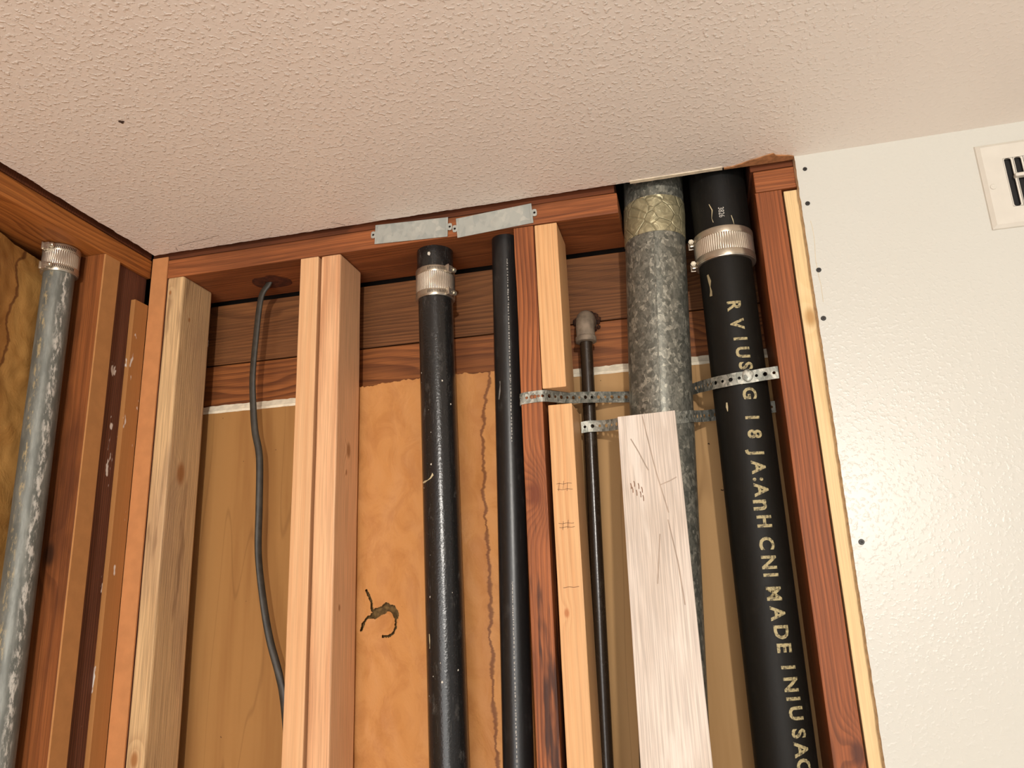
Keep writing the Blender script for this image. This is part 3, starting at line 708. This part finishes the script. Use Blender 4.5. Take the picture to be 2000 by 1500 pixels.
# grey zinc pipe on the left wall
axL = (-1.034, -.1575)
pl = empty('waste_pipe', (axL[0], axL[1], 0), 'grey weathered zinc pipe with white streaks and a steel coupling, on the left wall', 'pipe')
bm = bmesh.new(); pipe(bm, axL, 0, 2.36, .0242, n=64); auto_smooth(build('pipe_body', bm, M_grey, pl, origin=(axL[0], axL[1], 0)))
bm = bmesh.new(); pipe(bm, axL, 2.36, 2.3943, .0242, n=48); auto_smooth(build('pipe_stub', bm, M_grey, pl, origin=(axL[0], axL[1], 2.36)))
coupling(pl, axL, .0282, 2.3435, 2.3925, radians(2), 52, M_steel, slots=1)

# ------------------------------------------------------------------ cable
cab = empty('power_cable', (-.75, .07, 1.4), 'dark grey flat electrical cable hanging from a hole in the plate', 'cable')
cp = [(-.768, .078, 2.42), (-.770, .078, 2.39), (-.7845, .075, 2.36), (-.791, .075, 2.28), (-.7945, .076, 2.205), (-.7925, .078, 2.155), (-.785, .078, 2.095), (-.772, .077, 2.043), (-.767, .076, 1.955), (-.764, .076, 1.869), (-.75, .076, 1.787), (-.734, .076, 1.722), (-.712, .076, 1.659), (-.70, .077, 1.6), (-.69, .08, 1.5), (-.685, .08, 1.4)]
def catmull(P, n=6):
    out = []; P = [Vector(p) for p in P]
    for i in range(len(P)-1):
        a, b, c, d = P[max(i-1, 0)], P[i], P[i+1], P[min(i+2, len(P)-1)]
        for k in range(n):
            t = k/n; out.append(.5*((2*b)+(c-a)*t+(2*a-5*b+4*c-d)*t*t+(3*b-a-3*c+d)*t**3))
    return out+[P[-1]]
def sweep(bm, P, ru, rv, n=14, flat=(0, 1, 0), twist=None):
    prev = None
    for i, p in enumerate(P):
        d = (P[min(i+1, len(P)-1)]-P[max(i-1, 0)]).normalized(); nn = Vector(flat)
        s = d.cross(nn).normalized(); nn = s.cross(d)
        tw = twist(i/len(P)) if twist else 0
        s2 = s*cos(tw)+nn*sin(tw); n2 = nn*cos(tw)-s*sin(tw)
        ring = [bm.verts.new(p+s2*ru*cos(2*pi*k/n)+n2*rv*sin(2*pi*k/n)) for k in range(n)]
        if prev:
            for k in range(n): bm.faces.new((prev[k], prev[(k+1) % n], ring[(k+1) % n], ring[k]))
        else: bm.faces.new(ring)
        prev = ring
    bm.faces.new(prev)
bm = bmesh.new(); sweep(bm, catmull(cp), .0064, .0032, twist=lambda t: .9*(1-min(1, abs(t-.62)/.35)) if t < .8 else .1)
build('cable_jacket', bm, M_cable, cab, smooth=True)
bm = bmesh.new()
lathe(bm, (-.766, .078), [(.026, 2.3904), (.012, 2.3898), (.011, 2.392)], n=28, rf=lambda a, z: .006*noise.noise((cos(a)*1.5, sin(a)*1.5, 2))+(.012*abs(sin(a)) if z < 2.3906 and z > 2.39 else 0))
o = build('burnt_hole_rim', bm, plain('scorched_rim', (84, 40, 18), .9, var=.4, scale=80), bpy.data.objects['top_plate'])

# ------------------------------------------------------------------ perforated straps
def strap(name, P, wd, label, holes=True, seed=0, up=None):
    """galvanised strap with alternating large and small punched holes, following P"""
    P = catmull(P, 10); cum = [0]
    for a, b in zip(P, P[1:]): cum.append(cum[-1]+(b-a).length)
    def at(s):
        s = max(0, min(cum[-1], s))
        for i in range(len(cum)-1):
            if s <= cum[i+1]:
                t = (s-cum[i])/max(1e-9, cum[i+1]-cum[i]); return P[i].lerp(P[i+1], t)
        return P[-1]
    bm = bmesh.new(); cell = wd*.66; nC = int(cum[-1]/cell); cell = cum[-1]/nC
    cache = {}
    def V(s, v):
        k = (round(s, 5), round(v, 5))
        if k not in cache:
            p = at(s); cache[k] = bm.verts.new((p.x, p.y, p.z+v))
        return cache[k]
    h = wd/2; q = cell/2
    for c in range(nC):
        s0 = c*cell+q; r = wd*(.17 if c % 2 else .125)
        n = 16; outer = []; inner = []
        for k in range(n):
            a = 2*pi*k/n; ca, sa = cos(a), sin(a)
            f = min(q/abs(ca) if abs(ca) > 1e-6 else 9, h/abs(sa) if abs(sa) > 1e-6 else 9)
            # snap to the corners on the diagonals
            if k % 4 == 2: o_ = (q*(1 if ca > 0 else -1), h*(1 if sa > 0 else -1))
            else: o_ = (ca*f, sa*f)
            outer.append(V(s0+o_[0], o_[1])); inner.append(bm.verts.new((0, 0, 0)))
            p = at(s0+r*ca); inner[-1].co = (p.x, p.y, p.z+r*sa)
        for k in range(n):
            try: bm.faces.new((outer[k], outer[(k+1) % n], inner[(k+1) % n], inner[k]))
            except ValueError: pass
    bmesh.ops.remove_doubles(bm, verts=bm.verts, dist=1e-5)
    o = build(name, bm, M_strap); tag(o, label, 'strap')
    md = o.modifiers.new('thickness', 'SOLIDIFY'); md.thickness = .0008; md.offset = 0
    return o
s1 = strap('perforated_strap', [(-.2585, .02, 2.083), (-.2585, .004, 2.0835), (-.2565, -.0012, 2.0845), (-.24, -.0014, 2.086), (-.222, -.0012, 2.0865), (-.213, .006, 2.0872), (-.2, .022, 2.0882), (-.18, .045, 2.0905), (-.16, .066, 2.0945), (-.13, .089, 2.0975), (-.1, .107, 2.099), (-.07, .1165, 2.1), (-.04, .1175, 2.1), (-.01, .114, 2.1), (.012, .105, 2.1), (.028, .075, 2.096), (.038, .045, 2.09), (.05, .0205, 2.086), (.068, .0085, 2.085), (.085, .0055, 2.086), (.1, .0062, 2.0865), (.118, .0075, 2.0885), (.135, .0055, 2.089), (.1435, .006, 2.0895)], .0192,
           'upper perforated metal strap, from the old red stud behind the flue across the lettered pipe')
s2 = strap('perforated_strap', [(-.1725, .079, 2.046), (-.16, .081, 2.0475), (-.147, .081, 2.047), (-.13, .075, 2.045), (-.11, .056, 2.042), (-.094, .034, 2.039), (-.078, .0175, 2.036), (-.06, .0095, 2.034), (-.04, .0078, 2.034), (-.02, .0105, 2.034), (-.004, .021, 2.036), (.008, .036, 2.04), (.018, .06, 2.044), (.035, .09, 2.05), (.055, .1, 2.053), (.1, .104, 2.056), (.1435, .102, 2.058)], .0192,
           'lower perforated metal strap, across the thin pipe and flue front, behind the lettered pipe')
bm = bmesh.new(); bmesh.ops.create_icosphere(bm, subdivisions=2, radius=.0036, matrix=Matrix.Translation((-.2385, -.0016, 2.0862))@Matrix.Diagonal((1, .4, 1, 1)))
build('nail_head', bm, plain('rusty_nail', (140, 96, 70), .6, .4), s1)
bm = bmesh.new(); bmesh.ops.create_icosphere(bm, subdivisions=2, radius=.003, matrix=Matrix.Translation((-.2275, -.0015, 2.0866))@Matrix.Diagonal((1, .4, 1, 1)))
build('nail_head', bm, plain('rusty_nail', (140, 96, 70), .6, .4), s1)
# putty-like lump on the strap over the letter
bm = bmesh.new(); bmesh.ops.create_icosphere(bm, subdivisions=3, radius=.0095, matrix=Matrix.Translation((.0985, .005, 2.089))@Matrix.Diagonal((.85, .16, 1.05, 1)))
for v in bm.verts: v.co += Vector((1, .2, 1))*.0016*noise.noise(v.co*160)
build('bent_tab', bm, M_strap, s1, smooth=True)

# ------------------------------------------------------------------ white board leaning on the flue
A, B = Vector((-.0585, -.016, 2.039)), Vector((-.0535, -.127, 1.565))
d = (A-B).normalized(); foot = A-d*(A.z/d.z)
L_ = (A-foot).length
bm = timber(-.0437, .0437, -0.0, .019, 0, L_, .0012, seed=40)
for v in bm.verts:
    if v.co.z > L_-.01: v.co.z += v.co.x*.02
X = Vector((1, 0, 0)); Z = d; X = (X-Z*X.dot(Z)).normalized(); Y = Z.cross(X)
MM = Matrix((X, Y, Z)).transposed().to_4x4()
me = bpy.data.meshes.new('leaning_board'); bmesh.ops.recalc_face_normals(bm, faces=bm.faces); bm.to_mesh(me); bm.free(); me.materials.append(M_whiteboard)
lb = bpy.data.objects.new('leaning_board', me); COL.objects.link(lb); MM.translation = foot; lb.matrix_world = MM
tag(lb, 'scratched white-washed board leaning upright in front of the flue', 'board')
M_scr = plain('board_scratch', (172, 154, 138), .8)
for q in ([(-.026, -.04), (-.016, -.062), (-.007, -.085), (-.0035, -.093)], [(-.006, -.004), (-.001, -.04), (.004, -.075), (.008, -.1), (.014, -.13), (.02, -.16)], [(.012, -.117), (.026, -.112), (.036, -.107)], [(.005, -.19), (.0, -.23), (-.004, -.26)], [(.018, -.17), (.026, -.23), (.03, -.29)]):
    b = strip3([(a, -.0002, L_+z) for a, z in q], .0017, (0, 1, 0))
    me = bpy.data.meshes.new('scratch'); b.to_mesh(me); b.free(); me.materials.append(M_scr); so = bpy.data.objects.new('scratch', me); COL.objects.link(so); so.parent = lb

M_nick = plain('board_nick', (128, 88, 58), .8); b = bmesh.new()
for a, z in ((-.031, -.111), (-.029, -.117), (-.026, -.108), (-.0235, -.122), (-.02, -.112), (-.018, -.125), (-.0155, -.118), (-.0145, -.131)):
    strip3([(a, -.00025, L_+z), (a+.0008, -.00025, L_+z-.004), (a+.0006, -.00025, L_+z-.009)], .0011, (0, 1, 0), b)
me = bpy.data.meshes.new('nicks'); b.to_mesh(me); b.free(); me.materials.append(M_nick); so = bpy.data.objects.new('nicks', me); COL.objects.link(so); so.parent = lb; so['kind'] = 'stuff'

# ------------------------------------------------------------------ nail plates
def nailplate(cx, cz, wd, hg, tilt, label):
    bm = bmesh.new(); w2, h2 = wd/2, hg/2
    box(bm, -w2, w2, -.0026, -.0012, -h2, h2, .0004, 1)
    # rolled lip at each end
    for s in (-1, 1):
        box(bm, s*(w2-.004)-.0006, s*(w2-.004)+.0006, -.003, -.002, -h2+.003, h2-.003, .0003, 1)
    r = empty('nail_plate', (cx, -.002, cz), label, 'plate', 'zinc nail plates on the top plate')
    for v in bm.verts: v.co.x += 0
    rot = Matrix.Rotation(tilt, 4, 'Y')
    def place(b, nm, mt):
        bmesh.ops.transform(b, matrix=Matrix.Translation((cx, -.0003, cz))@rot, verts=b.verts); return build(nm, b, mt, r)
    place(bm, 'plate_body', M_nailplate)
    for s in (-1, 1):
        b = bmesh.new(); n = 12; hole = .0022; ex = s*(w2+.0035); rings = []
        sq = []
        for k in range(n):
            a = 2*pi*k/n; c, si = cos(a), sin(a); f = min(.0042/max(abs(c), 1e-6), .0068/max(abs(si), 1e-6)); f = min(f, .0068)
            sq.append((ex+c*f, si*f))
        for yv, L in ((-.0022, sq), (-.0022, [(ex+hole*cos(2*pi*k/n), hole*sin(2*pi*k/n)) for k in range(n)]), (-.001, [(ex+hole*cos(2*pi*k/n), hole*sin(2*pi*k/n)) for k in range(n)]), (-.001, sq)):
            rings.append([b.verts.new((px, yv, pz)) for px, pz in L])
        for i in range(4):
            p, q = rings[i], rings[(i+1) % 4]
            for k in range(n): b.faces.new((p[k], p[(k+1) % n], q[(k+1) % n], q[k]))
        place(b, 'nail_tab', M_nailplate)
        b = bmesh.new(); bmesh.ops.create_cone(b, cap_ends=True, segments=10, radius1=.0022, radius2=.0022, depth=.0008, matrix=Matrix.Translation((ex, -.0009, 0))@Matrix.Rotation(pi/2, 4, 'X'))
        place(b, 'nail_hole', M_dark)
nailplate(-.444, 2.413, .138, .0375, radians(2.5), 'left zinc nail plate, above the thick black drain pipe')
nailplate(-.2905, 2.4085, .137, .0375, radians(-3.2), 'right zinc nail plate, above the slimmer black plastic pipe')

# ------------------------------------------------------------------ wall register
vx0, vx1, vz0, vz1 = .464, .804, 2.267, 2.406; yw = -.0127
vent = empty('air_vent', ((vx0+vx1)/2, yw, vz0), 'white painted wall register with dark vertical slots and a small lever', 'vent')
bm = bmesh.new()
sx0, sx1, sz0, sz1 = .4965, .772, 2.2985, 2.3765
# face plate with bevelled rim; slots are real openings between bars
def ringbox(o, i, y0, y1):
    a = [bm.verts.new((x, y0, z)) for x, z in o]; b = [bm.verts.new((x, y1, z)) for x, z in i]
    for k in range(4): bm.faces.new((a[k], a[(k+1) % 4], b[(k+1) % 4], b[k]))
    return a, b
rect = lambda e: [(vx0+e, vz0+e), (vx1-e, vz0+e), (vx1-e, vz1-e), (vx0+e, vz1-e)]
srect = [(sx0, sz0), (sx1, sz0), (sx1, sz1), (sx0, sz1)]
ringbox(rect(0), rect(0.0008), yw, yw-.0025)
ringbox(rect(.0008), rect(.006), yw-.0025, yw-.0062)
ringbox(rect(.006), srect, yw-.0062, yw-.0062)
ringbox(srect, srect, yw-.0062, yw-.0035)
bmesh.ops.remove_doubles(bm, verts=bm.verts, dist=1e-6)
build('face_plate', bm, M_ventwhite, vent)
pitch = .0134; sw = .0092; x = sx0; k = 0
def rr_cell(bm, x0, x1, hx0, hx1, y):
    """bar cell with a rounded-end slot cut through it"""
    r = .003; pts = []
    for cx, cz, a0 in ((hx1-r, sz1-r, 0), (hx0+r, sz1-r, 90), (hx0+r, sz0+r, 180), (hx1-r, sz0+r, 270)):
        for j in range(5):
            a = radians(a0+j*22.5); pts.append((cx+r*cos(a), cz+r*sin(a)))
    out = []
    for (px, pz) in pts: out.append((x1 if px > (hx0+hx1)/2 else x0, pz))
    n = len(pts)
    for i in range(n): out[i] = (out[i][0], sz1+.0005 if pts[i][1] > sz1-1e-4 else (sz0-.0005 if pts[i][1] < sz0+1e-4 else pts[i][1]))
    I = [bm.verts.new((a, y, b)) for a, b in pts]; O_ = [bm.verts.new((a, y, b)) for a, b in out]; I2 = [bm.verts.new((a, y+.0012, b)) for a, b in pts]
    for i in range(n):
        j = (i+1) % n
        try: bm.faces.new((O_[i], O_[j], I[j], I[i]))
        except ValueError: pass
        bm.faces.new((I[i], I[j], I2[j], I2[i]))
while x+pitch <= sx1+.002:
    bm = bmesh.new(); rr_cell(bm, x-.0003, x+pitch+.0003, x+.0012, x+.0012+sw, yw-.0062)
    build('slot_bar', bm, M_ventwhite, vent)
    b = bmesh.new(); box(b, x+.0012, x+.0016, yw-.003, yw-.0002, sz0+.0005, sz1-.0005); bmesh.ops.rotate(b, verts=b.verts, cent=(x+.0014, yw-.0015, sz0), matrix=Matrix.Rotation(radians(-25), 3, 'Z'))
    build('vane', b, M_vane, vent)
    x += pitch
bm = bmesh.new(); box(bm, sx0-.002, sx1+.002, yw-.0008, yw-.0002, sz0-.002, sz1+.002); build('duct_opening', bm, plain('vent_dark', (30, 28, 28), .8), vent)
bm = bmesh.new(); box(bm, sx0+.009, sx0+.026, yw-.0135, yw-.004, 2.3425, 2.348, .0018); build('lever', bm, M_ventwhite, vent)
b = screw_bm(.476, yw-.0066, 2.3335, .0042); build('screw', b, M_ventwhite, vent)
b = screw_bm(.792, yw-.0066, 2.3335, .0042); build('screw', b, M_ventwhite, vent)
